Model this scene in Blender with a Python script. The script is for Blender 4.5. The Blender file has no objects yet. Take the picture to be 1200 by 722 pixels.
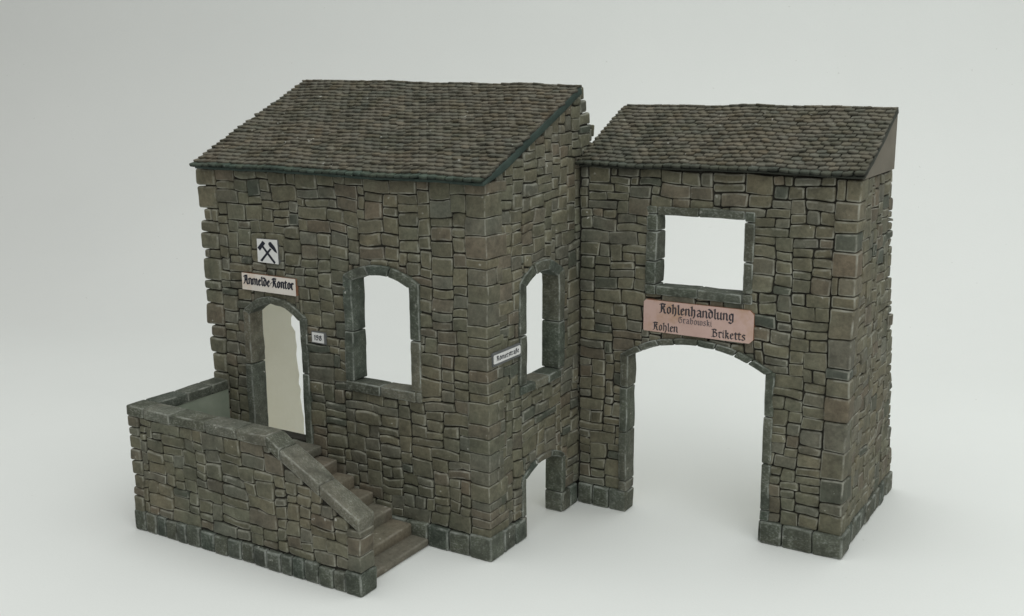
import bpy, math, random
import numpy as np
from mathutils import Matrix, Vector
from mathutils.geometry import tessellate_polygon

S = 0.01                      # everything below is written in centimetres
rng = random.Random(7)
scene = bpy.context.scene
col = scene.collection

# ------------------------------------------------------------------ noise
def _hash(ix, iy, iz, seed):
    h = (ix * 374761393 + iy * 668265263 + iz * 2147483647 + seed * 144269504) & 0xffffffff
    h = ((h ^ (h >> 13)) * 1274126177) & 0xffffffff
    h = ((h ^ (h >> 16)) * 2246822519) & 0xffffffff
    h = h ^ (h >> 15)
    return (h & 0xffffff) / float(0xffffff)

def vnoise(P, f, seed=0):
    P = np.asarray(P, float) * f + 57.3
    i = np.floor(P).astype(np.int64)
    t = P - i
    t = t * t * (3 - 2 * t)
    r = 0
    for dx in (0, 1):
        for dy in (0, 1):
            for dz in (0, 1):
                w = (t[:, 0] if dx else 1 - t[:, 0]) * (t[:, 1] if dy else 1 - t[:, 1]) * (t[:, 2] if dz else 1 - t[:, 2])
                r = r + w * _hash(i[:, 0] + dx, i[:, 1] + dy, i[:, 2] + dz, seed)
    return r * 2 - 1

def vec_noise(P, f, seed):
    return np.stack([vnoise(P, f, seed + k * 31) for k in range(3)], 1)

# ------------------------------------------------------------------ mesh accumulator
class Acc:
    def __init__(self):
        self.v, self.f, self.c, self.w, self.m, self.s, self.r = [], [], [], [], [], [], []
        self.n = 0
    def add(self, V, F, color=(.2, .2, .2), wear=None, mat=0, smooth=True, rough=1.):
        V = np.asarray(V, float)
        self.v.append(V)
        o = self.n
        self.f.extend([tuple(i + o for i in f) for f in F])
        self.m.extend([mat] * len(F)); self.s.extend([smooth] * len(F))
        c = np.asarray(color, float)
        self.c.append(np.tile(c, (len(V), 1)) if c.ndim == 1 else c)
        self.w.append(np.zeros(len(V)) if wear is None else np.asarray(wear, float))
        self.r.append(np.full(len(V), rough)); self.n += len(V)
    def build(self, name, mats, parent=None, rough=0.0, seed=0):
        V = np.concatenate(self.v)
        if rough:
            k = np.concatenate(self.r)[:, None] * rough
            V = V + vec_noise(V, .8, 11 + seed) * k + vec_noise(V, 2.6, 77 + seed) * k * .45
        me = bpy.data.meshes.new(name)
        me.from_pydata((V * S).tolist(), [], self.f)
        me.polygons.foreach_set('material_index', self.m)
        me.polygons.foreach_set('use_smooth', self.s)
        a = me.attributes.new('tone', 'FLOAT_COLOR', 'POINT')
        C = np.concatenate(self.c); C = np.concatenate([C, np.ones((len(C), 1))], 1)
        a.data.foreach_set('color', C.astype(np.float32).ravel())
        b = me.attributes.new('wear', 'FLOAT', 'POINT')
        b.data.foreach_set('value', np.concatenate(self.w).astype(np.float32))
        for m in (mats if isinstance(mats, (list, tuple)) else [mats]):
            me.materials.append(m)
        me.update()
        o = bpy.data.objects.new(name, me)
        col.objects.link(o)
        if parent: o.parent = parent; o.matrix_parent_inverse = parent.matrix_world.inverted()
        return o

def ticks(L, b, step):
    h = L / 2
    n = max(1, int(round((L - 2 * b) / step)))
    mid = [-h + b + (L - 2 * b) * k / n for k in range(n + 1)]
    return np.array([-h, -h + b * .35] + mid + [h - b * .35, h])

def rbox(dims, b, step=.45, skip=()):
    """rounded box surface; returns normalised points 0..1, faces, wear"""
    b = min(b, min(dims) * .42)
    T = [ticks(L, b, step) for L in dims]
    n = [len(t) for t in T]
    idx, pts, F = {}, [], []
    def vid(i, j, k):
        key = (i, j, k)
        if key not in idx:
            idx[key] = len(pts); pts.append((T[0][i], T[1][j], T[2][k]))
        return idx[key]
    for ax in range(3):
        u, w = (ax + 1) % 3, (ax + 2) % 3
        for side in (0, 1):
            if (ax, side) in skip: continue
            for i in range(n[u] - 1):
                for j in range(n[w] - 1):
                    q = []
                    for di, dj in ((0, 0), (1, 0), (1, 1), (0, 1)):
                        k = [0, 0, 0]; k[ax] = (n[ax] - 1) * side; k[u] = i + di; k[w] = j + dj
                        q.append(vid(*k))
                    F.append(tuple(q if side else q[::-1]))
    P = np.array(pts); H = np.array(dims) / 2
    Q = np.clip(P, -(H - b), H - b)
    D = P - Q; L = np.linalg.norm(D, axis=1, keepdims=True); L[L == 0] = 1
    out = (np.abs(D) > 1e-9).sum(1)
    R = Q + D / L * b
    wear = (out >= 2).astype(float)
    return (R / (2 * H)) + .5, F, wear

def jitter(c, a=.12, hue=.06):
    k = 1 + rng.uniform(-a, a)
    h = rng.uniform(-hue, hue)
    return (c[0] * k * (1 + h), c[1] * k, c[2] * k * (1 - h * 1.3))

OLIVE = (.122, .117, .086); GREY = (.115, .113, .091); BROWN = (.122, .108, .083); DARKG = (.077, .083, .067); TEAL = (.066, .077, .063)
def stone_tone(zf=1.0):
    r = rng.random()
    base = OLIVE if r < .66 else GREY if r < .84 else BROWN if r < .95 else DARKG
    return jitter(base, .13, .02)

def box(acc, lo, hi, color, bevel=.1, step=.45, skip=(), mat=0):
    lo, hi = np.array(lo, float), np.array(hi, float)
    P, F, w = rbox(hi - lo, bevel, step, skip)
    acc.add(lo + P * (hi - lo), F, color, w, mat)

def mapped(acc, dims, fn, color, bevel=.1, step=.4, skip=(), mat=0):
    P, F, w = rbox(dims, bevel, step, skip)
    acc.add(fn(P), F, color, w, mat)

# ------------------------------------------------------------------ openings with a segmental arch
class Opening:
    def __init__(s, u0, u1, vb, vs, crown):
        s.u0, s.u1, s.vb, s.vs, s.cr = u0, u1, vb, vs, crown
        h = crown - vs; w = (u1 - u0) / 2
        s.uc = (u0 + u1) / 2
        s.R = (w * w + h * h) / (2 * h) if h > 1e-6 else None
        s.vc = crown - s.R if s.R else None
        s.floor = vb <= 0
    def top(s, u):
        if s.R is None: return np.full_like(np.asarray(u, float), s.vs)
        return s.vc + np.sqrt(np.maximum(s.R ** 2 - (np.asarray(u) - s.uc) ** 2, 1e-6))
    def inside(s, u, v):
        return (u > s.u0) & (u < s.u1) & (v > s.vb) & (v < s.top(u))
    def push(s, u, v):
        I = s.inside(u, v)
        if not I.any(): return u, v
        dl, dr, dt = u - s.u0, s.u1 - u, s.top(u) - v
        db = np.full_like(u, 1e9) if s.floor else v - s.vb
        M = np.stack([dl, dr, dt, db]); k = M.argmin(0)
        u2, v2 = u.copy(), v.copy()
        u2[I & (k == 0)] = s.u0; u2[I & (k == 1)] = s.u1
        t = I & (k == 2); v2[t] = s.top(u)[t]; v2[I & (k == 3)] = s.vb
        return u2, v2
    def loop(s, n=14):
        a = [(s.u0, s.vb), (s.u1, s.vb)]
        for k in range(n + 1):
            u = s.u1 + (s.u0 - s.u1) * k / n
            a.append((u, float(s.top(np.array([u]))[0])))
        return a
    def grow(s, e, eb=None):
        return Opening(s.u0 - e, s.u1 + e, s.vb - (e if eb is None else eb) if not s.floor else s.vb, s.vs + (e * .42 if s.R else e), s.cr + e * .92)

class Plane:
    """a wall face: U along, V up, N outwards"""
    def __init__(s, O, U, N, V=(0, 0, 1)):
        s.O, s.U, s.V, s.N = [np.array(x, float) for x in (O, U, V, N)]
    def at(s, u, v, n):
        return s.O + np.outer(u, s.U) + np.outer(v, s.V) + np.outer(n, s.N)

def rubble(acc, pl, u0, u1, v0, v1, inside, push, seed, cw=.25, ch=.24, holes=.0, tone=stone_tone, soft=None):
    r = random.Random(seed)
    nx, ny = int(round((u1 - u0) / cw)), int(round((v1 - v0) / ch))
    cw, ch = (u1 - u0) / nx, (v1 - v0) / ny
    occ = np.zeros((ny, nx), bool)
    for j in range(ny):
        for i in range(nx):
            if not inside(u0 + (i + .5) * cw, v0 + (j + .5) * ch): occ[j, i] = True
    hard = occ.copy()
    if soft:                       # cells past a sloping edge: never started, but a stone may reach in and be cut there
        for j in range(ny):
            for i in range(nx):
                if soft(u0 + (i + .5) * cw, v0 + (j + .5) * ch): hard[j, i] = False
    def free(i, j, w, h):
        return i + w <= nx and j + h <= ny and not hard[j:j + h, i:i + w].any()
    for j in range(ny):
        i = 0
        while i < nx:
            if occ[j, i]: i += 1; continue
            run = 0
            while i + run < nx and not occ[j, i + run]: run += 1
            h = r.choice((2, 2, 2, 3, 3, 3, 3, 4)); w = r.choice((3, 4, 5, 6, 7, 8)) if h > 2 else r.choice((3, 4, 5, 6, 7, 8, 9))
            if r.random() < .06: w, h = 2, r.choice((2, 3))
            w = min(w, run)
            if run - w in (1, 2): w = run if run <= 6 else w - 2
            w = max(w, 1)
            while h > 1 and not free(i, j, w, h): h -= 1
            if j + h == ny - 1 and free(i, j, w, h + 1): h += 1
            occ[j:j + h, i:i + w] = True; hard[j:j + h, i:i + w] = True
            if not (r.random() < holes and w <= 3 and h <= 2):
                stone(acc, pl, u0 + i * cw, v0 + j * ch, w * cw, h * ch, push, r, seed, tone, (u0, u1, v0))
            i += w

def stone(acc, pl, u, v, w, h, push, r, seed, tone, lim):
    g = r.uniform(.013, .034)
    D = .34
    b = r.uniform(.055, .15)
    face = r.gauss(0, .028); tu, tv = r.gauss(0, .035), r.gauss(0, .03)
    P, F, wr = rbox((w - 2 * g, h - 2 * g, D + .1), b, .4, skip=((2, 0),))
    a, c, d = P[:, 0], P[:, 1], P[:, 2]
    uu = u + g + a * (w - 2 * g); vv = v + g + c * (h - 2 * g)
    Q = np.stack([uu, vv, np.full_like(uu, seed * 3.7)], 1)
    ku = np.clip(np.minimum(uu - lim[0], lim[1] - uu) / 1.2, 0, 1); kv = np.clip((vv - lim[2]) / 1.2, 0, 1)
    uu = uu + (vnoise(Q, .22, seed) * .24 + vnoise(Q, .75, seed + 5) * .09) * ku
    vv = vv + (vnoise(Q, .20, seed + 9) * .19 + vnoise(Q, .8, seed + 13) * .10) * kv
    Q2 = np.stack([uu, vv, np.full_like(uu, seed * 5.1 + face * 90)], 1)
    uu = uu + vnoise(Q2, 2.0, seed + 21) * .055; vv = vv + vnoise(Q2, 2.0, seed + 22) * .05
    if push: uu, vv = push(uu, vv)
    if uu.max() - uu.min() < .1 or vv.max() - vv.min() < .1: return
    nn = -D + d * (D + face) + d * ((a - .5) * tu + (c - .5) * tv)
    acc.add(pl.at(uu, vv, nn), F, tone(), wr)

def slab(acc, pl, outer, holes, n0, n1, color, mat_front=0, mat_back=1, mat_side=0):
    loops = [outer] + holes
    flat = [p for l in loops for p in l]
    tris = tessellate_polygon([[Vector((a, b, 0)) for a, b in l] for l in loops])
    u = np.array([p[0] for p in flat], float); v = np.array([p[1] for p in flat], float)
    n = len(flat)
    V = np.concatenate([pl.at(u, v, np.full(n, n1)), pl.at(u, v, np.full(n, n0))])
    hand = np.dot(np.cross(pl.U, pl.V), pl.N)
    ft, bk = [], []
    for t in tris:
        a, b, c = t
        ar = (u[b] - u[a]) * (v[c] - v[a]) - (u[c] - u[a]) * (v[b] - v[a])
        if ar * hand < 0: a, b, c = c, b, a
        ft.append((a, b, c)); bk.append((c + n, b + n, a + n))
    acc.add(V, ft, color, mat=mat_front, smooth=False, rough=0.)
    o = acc.n - len(V)
    def more(F, m):
        acc.f.extend([tuple(i + o for i in f) for f in F]); acc.m.extend([m] * len(F)); acc.s.extend([False] * len(F))
    more(bk, mat_back)
    sd, k0 = [], 0
    for li, l in enumerate(loops):
        m = len(l)
        A = sum(l[i][0] * l[(i + 1) % m][1] - l[(i + 1) % m][0] * l[i][1] for i in range(m))
        flip = (A * hand > 0) != (li > 0)
        for i in range(m):
            a, b = k0 + i, k0 + (i + 1) % m
            sd.append((a, a + n, b + n, b) if flip else (a, b, b + n, a + n))
        k0 += m
    more(sd, mat_side)

# ------------------------------------------------------------------ materials
def mat_new(name):
    m = bpy.data.materials.new(name); m.use_nodes = True
    nt = m.node_tree; nt.nodes.clear()
    out = nt.nodes.new('ShaderNodeOutputMaterial'); b = nt.nodes.new('ShaderNodeBsdfPrincipled')
    nt.links.new(b.outputs[0], out.inputs[0])
    b.inputs['Specular IOR Level'].default_value = .25
    return m, nt, b

def N(nt, t, **kw):
    n = nt.nodes.new(t)
    for k, v in kw.items(): setattr(n, k, v)
    return n

def noise(nt, scale, detail=4, rough=.6):
    tc = N(nt, 'ShaderNodeTexCoord')
    n = N(nt, 'ShaderNodeTexNoise'); n.inputs['Scale'].default_value = scale / S
    n.inputs['Detail'].default_value = detail; n.inputs['Roughness'].default_value = rough
    nt.links.new(tc.outputs['Object'], n.inputs['Vector'])
    return n.outputs['Fac']

def ramp(nt, fac, a, b, va=0., vb=1.):
    r = N(nt, 'ShaderNodeMapRange'); r.inputs[1].default_value = a; r.inputs[2].default_value = b
    r.inputs[3].default_value = va; r.inputs[4].default_value = vb
    nt.links.new(fac, r.inputs[0]); return r.outputs[0]

def mix(nt, fac, A, B, mode='MIX'):
    m = N(nt, 'ShaderNodeMix', data_type='RGBA', blend_type=mode)
    for s, x in ((m.inputs[0], fac), (m.inputs[6], A), (m.inputs[7], B)):
        if hasattr(x, 'links'): nt.links.new(x, s)
        elif isinstance(x, tuple): s.default_value = (*x, 1)
        else: s.default_value = x
    return m.outputs[2]

def mul(nt, a, b):
    m = N(nt, 'ShaderNodeMath', operation='MULTIPLY')
    for s, x in ((m.inputs[0], a), (m.inputs[1], b)):
        if hasattr(x, 'links'): nt.links.new(x, s)
        else: s.default_value = x
    return m.outputs[0]

def bump(nt, b, hs):
    prev = None
    for fac, dist, st in hs:
        n = N(nt, 'ShaderNodeBump'); n.inputs['Distance'].default_value = dist * S; n.inputs['Strength'].default_value = st
        nt.links.new(fac, n.inputs['Height'])
        if prev: nt.links.new(prev, n.inputs['Normal'])
        prev = n.outputs[0]
    nt.links.new(prev, b.inputs['Normal'])

def stone_material(name, wear_col=(.36, .36, .31), wear_amt=.8, rough=.85, mottle=.30, streak=False, brush=0.):
    m, nt, b = mat_new(name)
    at = N(nt, 'ShaderNodeAttribute', attribute_name='tone')
    wr = N(nt, 'ShaderNodeAttribute', attribute_name='wear')
    big = noise(nt, .22, 3); mid = noise(nt, 1.3, 5, .65); fine = noise(nt, 6, 4, .7)
    k = mix(nt, ramp(nt, mid, .3, .7), (1 - mottle, 1 - mottle, 1 - mottle), (1 + mottle, 1 + mottle * .96, 1 + mottle * .88))
    c = mix(nt, 1., at.outputs['Color'], k, 'MULTIPLY')
    k2 = mix(nt, ramp(nt, big, .35, .65), (.90, .95, .92), (1.10, 1.05, 1.0))
    c = mix(nt, 1., c, k2, 'MULTIPLY')
    k3 = mix(nt, ramp(nt, fine, .3, .7), (.82, .82, .82), (1.18, 1.18, 1.18))
    c = mix(nt, 1., c, k3, 'MULTIPLY')
    dry = mul(nt, mul(nt, wr.outputs['Fac'], ramp(nt, noise(nt, .9, 4, .7), .42, .72)), wear_amt)
    c = mix(nt, dry, c, wear_col)
    if brush:
        tc = N(nt, 'ShaderNodeTexCoord'); mp = N(nt, 'ShaderNodeMapping'); mp.inputs['Scale'].default_value = (700, 2200, 1100); mp.inputs['Rotation'].default_value = (.5, .3, .4)
        bn = N(nt, 'ShaderNodeTexNoise'); bn.inputs['Scale'].default_value = 1; bn.inputs['Detail'].default_value = 3
        nt.links.new(tc.outputs['Object'], mp.inputs[0]); nt.links.new(mp.outputs[0], bn.inputs['Vector'])
        c = mix(nt, mul(nt, mul(nt, ramp(nt, bn.outputs['Fac'], .48, .68), ramp(nt, mid, .35, .65)), brush), c, wear_col)
    # scattered chips of bare plaster
    chip = mul(nt, ramp(nt, noise(nt, 2.6, 3, .5), .69, .73), ramp(nt, noise(nt, .35, 2), .48, .6))
    c = mix(nt, mul(nt, chip, .75), c, (.50, .50, .46))
    nt.links.new(c, b.inputs['Base Color']); b.inputs['Roughness'].default_value = rough
    hs = [(mid, .09, .7), (fine, .035, .6)]
    if streak:
        tc = N(nt, 'ShaderNodeTexCoord'); mp = N(nt, 'ShaderNodeMapping'); mp.inputs['Scale'].default_value = (30, 700, 90)
        w = N(nt, 'ShaderNodeTexNoise'); w.inputs['Scale'].default_value = 1
        nt.links.new(tc.outputs['Object'], mp.inputs[0]); nt.links.new(mp.outputs[0], w.inputs['Vector'])
        hs.append((w.outputs['Fac'], .05, .5))
    bump(nt, b, hs)
    return m

def plain(name, c1, c2, scale=.6, rough=.9, bd=.03, fine=5):
    m, nt, b = mat_new(name)
    n = noise(nt, scale, 5, .6); f = noise(nt, fine, 3, .6)
    nt.links.new(mix(nt, ramp(nt, n, .3, .7), c1, c2), b.inputs['Base Color'])
    b.inputs['Roughness'].default_value = rough
    bump(nt, b, [(n, bd, .5), (f, bd * .4, .5)])
    return m

M_STONE = stone_material('painted_rubble_stone')
M_FRAME = stone_material('painted_dressed_stone', (.36, .38, .35), .85, mottle=.34, brush=.40)
M_COPE = stone_material('painted_coping_stone', (.40, .41, .37), .7, mottle=.28, streak=True, brush=.42)
M_STEP = stone_material('painted_step_stone', (.30, .28, .24), .7, mottle=.18, streak=True, brush=.22)
M_TILE = stone_material('painted_roof_tile', (.20, .182, .15), .9, mottle=.30)
M_MORTAR = plain('dark_mortar_wash', (.022, .021, .017), (.040, .038, .031), 1.5, .95)
M_PLASTER = plain('bare_cream_plaster', (.76, .735, .62), (.82, .80, .70), .35, .9, .05, 3)
M_GREENP = plain('grey_green_render', (.19, .225, .175), (.28, .31, .25), .5, .9, .04)
M_CHEEK = plain('grey_brown_board', (.135, .122, .097), (.18, .163, .132), .5, .85, .02)
M_GREEN = plain('dark_green_paint', (.026, .040, .034), (.046, .068, .058), 1.2, .75, .04)
M_DARKB = plain('dark_brown_green_paint', (.030, .034, .027), (.048, .050, .040), 1.2, .8, .04)
M_WHITE = plain('white_enamel', (.62, .62, .61), (.72, .72, .71), 1.2, .6, .01)
M_PINK = plain('faded_pink_enamel', (.40, .245, .205), (.47, .295, .25), .5, .65, .01)
M_INK = plain('blue_black_ink', (.012, .014, .024), (.018, .020, .032), 3, .7, .003)
M_BOARDINK = plain('worn_blue_black_ink', (.028, .030, .040), (.06, .052, .056), 3, .7, .003)
M_FADEINK = plain('faded_ink', (.085, .075, .085), (.11, .098, .11), 3, .7, .003)
M_RUST = plain('rust_stain', (.20, .085, .045), (.28, .15, .09), 3, .8, .01)
M_GREYPL = plain('grey_backing_card', (.10, .105, .105), (.15, .155, .155), 1.5, .8, .02)

def paper():
    m, nt, b = mat_new('white_paper_sheet')
    n = noise(nt, .03, 4, .6); f = noise(nt, .6, 4, .6); g = noise(nt, 9, 3, .6)
    c = mix(nt, ramp(nt, n, .3, .7), (.738, .749, .734), (.766, .777, .761))
    c = mix(nt, 1., c, mix(nt, ramp(nt, g, .25, .75), (.985, .985, .985), (1.015, 1.015, 1.015)), 'MULTIPLY')
    spk = mul(nt, ramp(nt, noise(nt, 2.3, 2, .5), .745, .775), ramp(nt, noise(nt, .12, 3), .46, .60))
    c = mix(nt, mul(nt, spk, .35), c, (.36, .35, .31))
    nt.links.new(c, b.inputs['Base Color']); b.inputs['Roughness'].default_value = .95
    crease = noise(nt, .09, 3, .5)
    bump(nt, b, [(crease, .5, .12), (f, .02, .3), (g, .014, .5)])
    return m
M_PAPER = paper()

# ------------------------------------------------------------------ things
def thing(name, label, cat, loc=(0, 0, 0)):
    o = bpy.data.objects.new(name, None); col.objects.link(o)
    o.empty_display_size = .02
    o.location = Vector(loc) * S
    o['label'] = label; o['category'] = cat
    bpy.context.view_layer.update()
    return o

W1, H1, T = 20.0, 20.05, 1.05
DY = 9.69                     # the gateway front stands this far behind the office front
W2, H2 = 15.76, 20.05
BACK = -.15                   # mortar bed behind the stone faces

def nojit(u, v): return u, v

def voussoirs(acc, pl, op, ow, ns, depth, proud, tone, gap=.02, rr=rng, bulge=0):
    """arch stones between the opening's soffit and the outer line"""
    out = op.grow(ow)
    # angles about the soffit circle
    a0 = math.atan2(op.vs - op.vc, op.u0 - op.uc); a1 = math.atan2(op.vs - op.vc, op.u1 - op.uc)
    b0 = math.atan2(out.vs - out.vc, out.u0 - out.uc); b1 = math.atan2(out.vs - out.vc, out.u1 - out.uc)
    cuts = [0] + [(k + rr.uniform(-.12, .12)) / ns for k in range(1, ns)] + [1]
    for k in range(ns):
        t0, t1 = cuts[k], cuts[k + 1]
        L = op.R * abs(a1 - a0) * (t1 - t0)
        pr = proud + rr.uniform(-.02, .04)
        def fn(P, t0=t0, t1=t1, pr=pr, L=L):
            g = gap / max(L, .1)
            t = t0 + (t1 - t0) * (g + P[:, 0] * (1 - 2 * g)); s = P[:, 1]
            ai = a0 + (a1 - a0) * t; bo = b0 + (b1 - b0) * t
            ui = op.uc + op.R * np.cos(ai); vi = op.vc + op.R * np.sin(ai)
            uo = out.uc + out.R * np.cos(bo); vo = out.vc + out.R * np.sin(bo)
            return pl.at(ui + (uo - ui) * s, vi + (vo - vi) * s, -depth + P[:, 2] * (depth + pr))
        mapped(acc, (L, ow, depth), fn, tone(), .09, .35)

def jamb(acc, pl, u0, u1, cuts, depth, proud, tone, rr=rng):
    for a, b in zip(cuts[:-1], cuts[1:]):
        pr = proud + rr.uniform(-.03, .04); e = rr.uniform(-.03, .03)
        lo = (u0 + min(e, 0), a + .02, -depth); hi = (u1 + max(e, 0), b - .02, pr)
        d = np.array(hi) - np.array(lo)
        mapped(acc, d, lambda P, lo=lo, d=d: pl.at(lo[0] + P[:, 0] * d[0], lo[1] + P[:, 1] * d[1], lo[2] + P[:, 2] * d[2]), tone(), .09, .4)

def ftone(): return jitter(rng.choice((DARKG, DARKG, TEAL, GREY)), .14, .03)
def ptone(): return jitter(rng.choice((TEAL, DARKG, DARKG)), .14, .04)
def qtone(): return jitter(rng.choice((OLIVE, OLIVE, OLIVE, GREY, BROWN)), .10, .02)

def plinth(acc, pl, u0, u1, h, seed, proud=.17, wmin=.8, wmax=1.5, end_round=False):
    r = random.Random(seed); u = u0
    while u < u1 - .05:
        w = r.uniform(wmin, wmax)
        if u1 - (u + w) < wmin * .7: w = u1 - u
        hh = h + r.uniform(-.1, .08); pr = proud + r.uniform(-.05, .04)
        mapped(acc, (w - .04, hh, .6), lambda P, u=u, w=w, hh=hh, pr=pr: pl.at(u + .02 + P[:, 0] * (w - .04), P[:, 1] * hh, -.4 + P[:, 2] * (.4 + pr)), ptone(), .13, .35)
        u += w

# ================================================================== OFFICE HOUSE
house = thing('stone_office_house', 'taller stone model house with arched door, arched windows and sloping shingle roof', 'model house', (-10, 5, 0))
front = Plane((0, 0, 0), (1, 0, 0), (0, -1, 0))
gable = Plane((0, 0, 0), (0, 1, 0), (1, 0, 0))
left_pl = Plane((-W1, 0, 0), (0, 1, 0), (-1, 0, 0))
door_op = Opening(-16.58, -12.62, 4.45, 11.64, 12.40)
win_op = Opening(-8.75, -4.85, 8.67, 14.33, 14.82)
gwin_op = Opening(3.76, 7.27, 8.83, 14.23, 14.78)
gdoor_op = Opening(3.66, 7.66, 0, 3.35, 3.92)

PLH = 1.25
def multi_push(*ops):
    def f(u, v):
        for o in ops: u, v = o.push(u, v)
        return u, v
    return f

# front wall
acc = Acc()
dg, wg = door_op.grow(.2, 0), win_op.grow(.25, .3)
dg2, wg2 = door_op.grow(.36, 0), win_op.grow(.42, .48)
rubble(acc, front, -18.75, -1.2, PLH, H1 - .05, lambda u, v: not (dg.inside(np.array([u]), np.array([v]))[0] or wg.inside(np.array([u]), np.array([v]))[0] or (v < 4.2 and u < -11.5 and False)), multi_push(dg2, wg2), 3)
sl = Acc()
slab(acc, front, [(-W1 + .3, .02), (-.2, .02), (-.2, H1), (-W1 + .3, H1)], [door_op.grow(.2, 0).loop(), win_op.grow(.2, .2).loop()], -T + .12, BACK, (.03, .03, .025), 1, 2, 1)
# ragged end stones on the left
r = random.Random(12); z = .05
while z < H1 - .1:
    h = r.choice((.55, .7, .85, 1.0, 1.2, 1.35))
    if H1 - (z + h) < .5: h = H1 - z - .02
    e = r.uniform(-.28, .28)
    if h < 1.25 and r.random() < .25:
        m = r.uniform(-19.6, -19.2)
        box(acc, (-W1 + e - .1, -.02 + r.uniform(-.06, .04), z + .02), (m - .02, T - .1, z + h - .02), qtone(), .12, .4)
        box(acc, (m + .02, -.04 + r.uniform(-.03, .04), z + .02), (-18.75, T - .1, z + h - .02), qtone(), .1, .4)
    else:
        box(acc, (-W1 + e - .1, -.05 + r.uniform(-.06, .04), z + .03), (-18.75 + r.uniform(-.06, .04), T - .1, z + h - .03), qtone(), .15, .4)
    z += h
acc.build('wall', [M_STONE, M_MORTAR, M_PLASTER], house, .05, 1)

# gable wall
E_TAN = (24.84 - 20.23) / (9.60 + .69)
def roof1(y): return 20.23 + (y + .69) * E_TAN          # top surface of the main roof
def under1(y): return roof1(y) - .62
edge_pts = [(0, 10.6), (14, 10.7), (21.0, 11.0), (21.4, 11.5), (22.4, 11.45), (22.8, 10.95), (23.5, 10.4), (24.3, 10.25), (25, 9.7)]
def gedge(v): return np.interp(v, [p[0] for p in edge_pts], [p[1] for p in edge_pts])
gwg, gdg = gwin_op.grow(.25, .2), gdoor_op.grow(.1)
gwg2, gdg2 = gwin_op.grow(.46, .40), gdoor_op.grow(.26)
def gin(u, v):
    a, b = np.array([u]), np.array([v])
    if gwg.inside(a, b)[0] or gdg.inside(a, b)[0]: return False
    return v < under1(u) - .2 and u < gedge(math.floor(v / .72) * .72 + .36) + .1
gp0 = multi_push(gwg2, gdg2)
def gpush(u, v):
    u, v = gp0(u, v)
    v = np.minimum(v, under1(u) - .01)
    return u, v
acc = Acc()
rubble(acc, gable, 1.05, 11.6, PLH, 24.6, gin, gpush, 5, holes=.0, soft=lambda u, v: v >= under1(u) - .2)
outer = [(.2, .02), (10.3, .02), (10.5, 20.9), (11.2, 21.4), (11.1, 22.3), (10.1, 23.4), (9.95, 24.2), (9.6, under1(9.6)), (.2, under1(.2))]
slab(acc, gable, [(.2, .02), (3.46, .02)] + gdoor_op.grow(.2).loop()[:1:-1] + [(7.86, .02)] + outer[1:], [gwin_op.grow(.2, .2).loop()], -T + .12, BACK, (.03, .03, .025), 1, 2, 1)
acc.build('wall', [M_STONE, M_MORTAR, M_PLASTER], house, .05, 2)

# corner stones
acc = Acc(); r = random.Random(21); z = PLH
while z < H1 - .1:
    h = r.choice((.42, .5, .62, .75, .85, .95, 1.15))
    if H1 - (z + h) < .5: h = H1 - z
    y1 = r.choice((.9, 1.2, 1.5, 1.9)); top = z + h - .018
    box(acc, (-1.2 + r.uniform(-.05, .05), -.05 + r.uniform(-.03, .04), z + .018), (.04 + r.uniform(-.04, .02), y1, top), qtone(), .075, .38)
    if y1 < 1.05:
        box(acc, (-.5, y1 + .03, z + .02), (.03, 1.5, top - .02), qtone(), .1, .4)
    z += h
acc.build('corner_stones', [M_STONE], house, .05, 3)

# side wall with its bare plaster inside
acc = Acc()
ragd = [(0, 6.9), (2.4, 6.6), (4, 6.52), (6, 6.30), (7, 6.34), (8.4, 6.15), (9.2, 6.12), (9.7, 5.95), (10.05, 6.0), (10.3, 6.35), (11, 6.45), (14, 6.2), (18, 6.7), (22.5, 6.4)]
zs = np.linspace(0, 22.4, 46)
ed = [(float(np.interp(zz, [a for a, _ in ragd], [b for _, b in ragd])) + rng.uniform(-.13, .13), zz) for zz in zs]
slab(acc, left_pl, [(T - .1, .02)] + [(a, b + .02) for a, b in ed] + [(T - .1, under1(T))], [], -1.05, BACK, (.03, .03, .025), 1, 2, 2)
rubble(acc, left_pl, T, 6.6, .05, 22.3, lambda u, v: v < under1(u) - .1 and u < float(np.interp(v, [a for a, _ in ragd], [b for _, b in ragd])), lambda u, v: (u, np.minimum(v, under1(u) - .02)), 8)
wl = acc.build('wall', [M_STONE, M_MORTAR, M_PLASTER], house, .035, 4)
wl['label'] = 'broken side wall with a bare cream plaster inside face'

# plinth
acc = Acc()
plinth(acc, front, -19.9, -1.25, PLH, 4)
plinth(acc, gable, 1.2, 3.62, PLH, 6, wmin=.9, wmax=1.3)
box(acc, (-1.25, -.17, 0), (.17, 1.18, PLH + .1), ptone(), .14, .35)
acc.build('plinth', [M_FRAME], house, .04, 5)
acc = Acc(); plinth(acc, gable, 7.7, 9.6, PLH, 7, wmin=.85, wmax=1.2)
acc.build('plinth', [M_FRAME], house, .04, 6)

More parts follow.
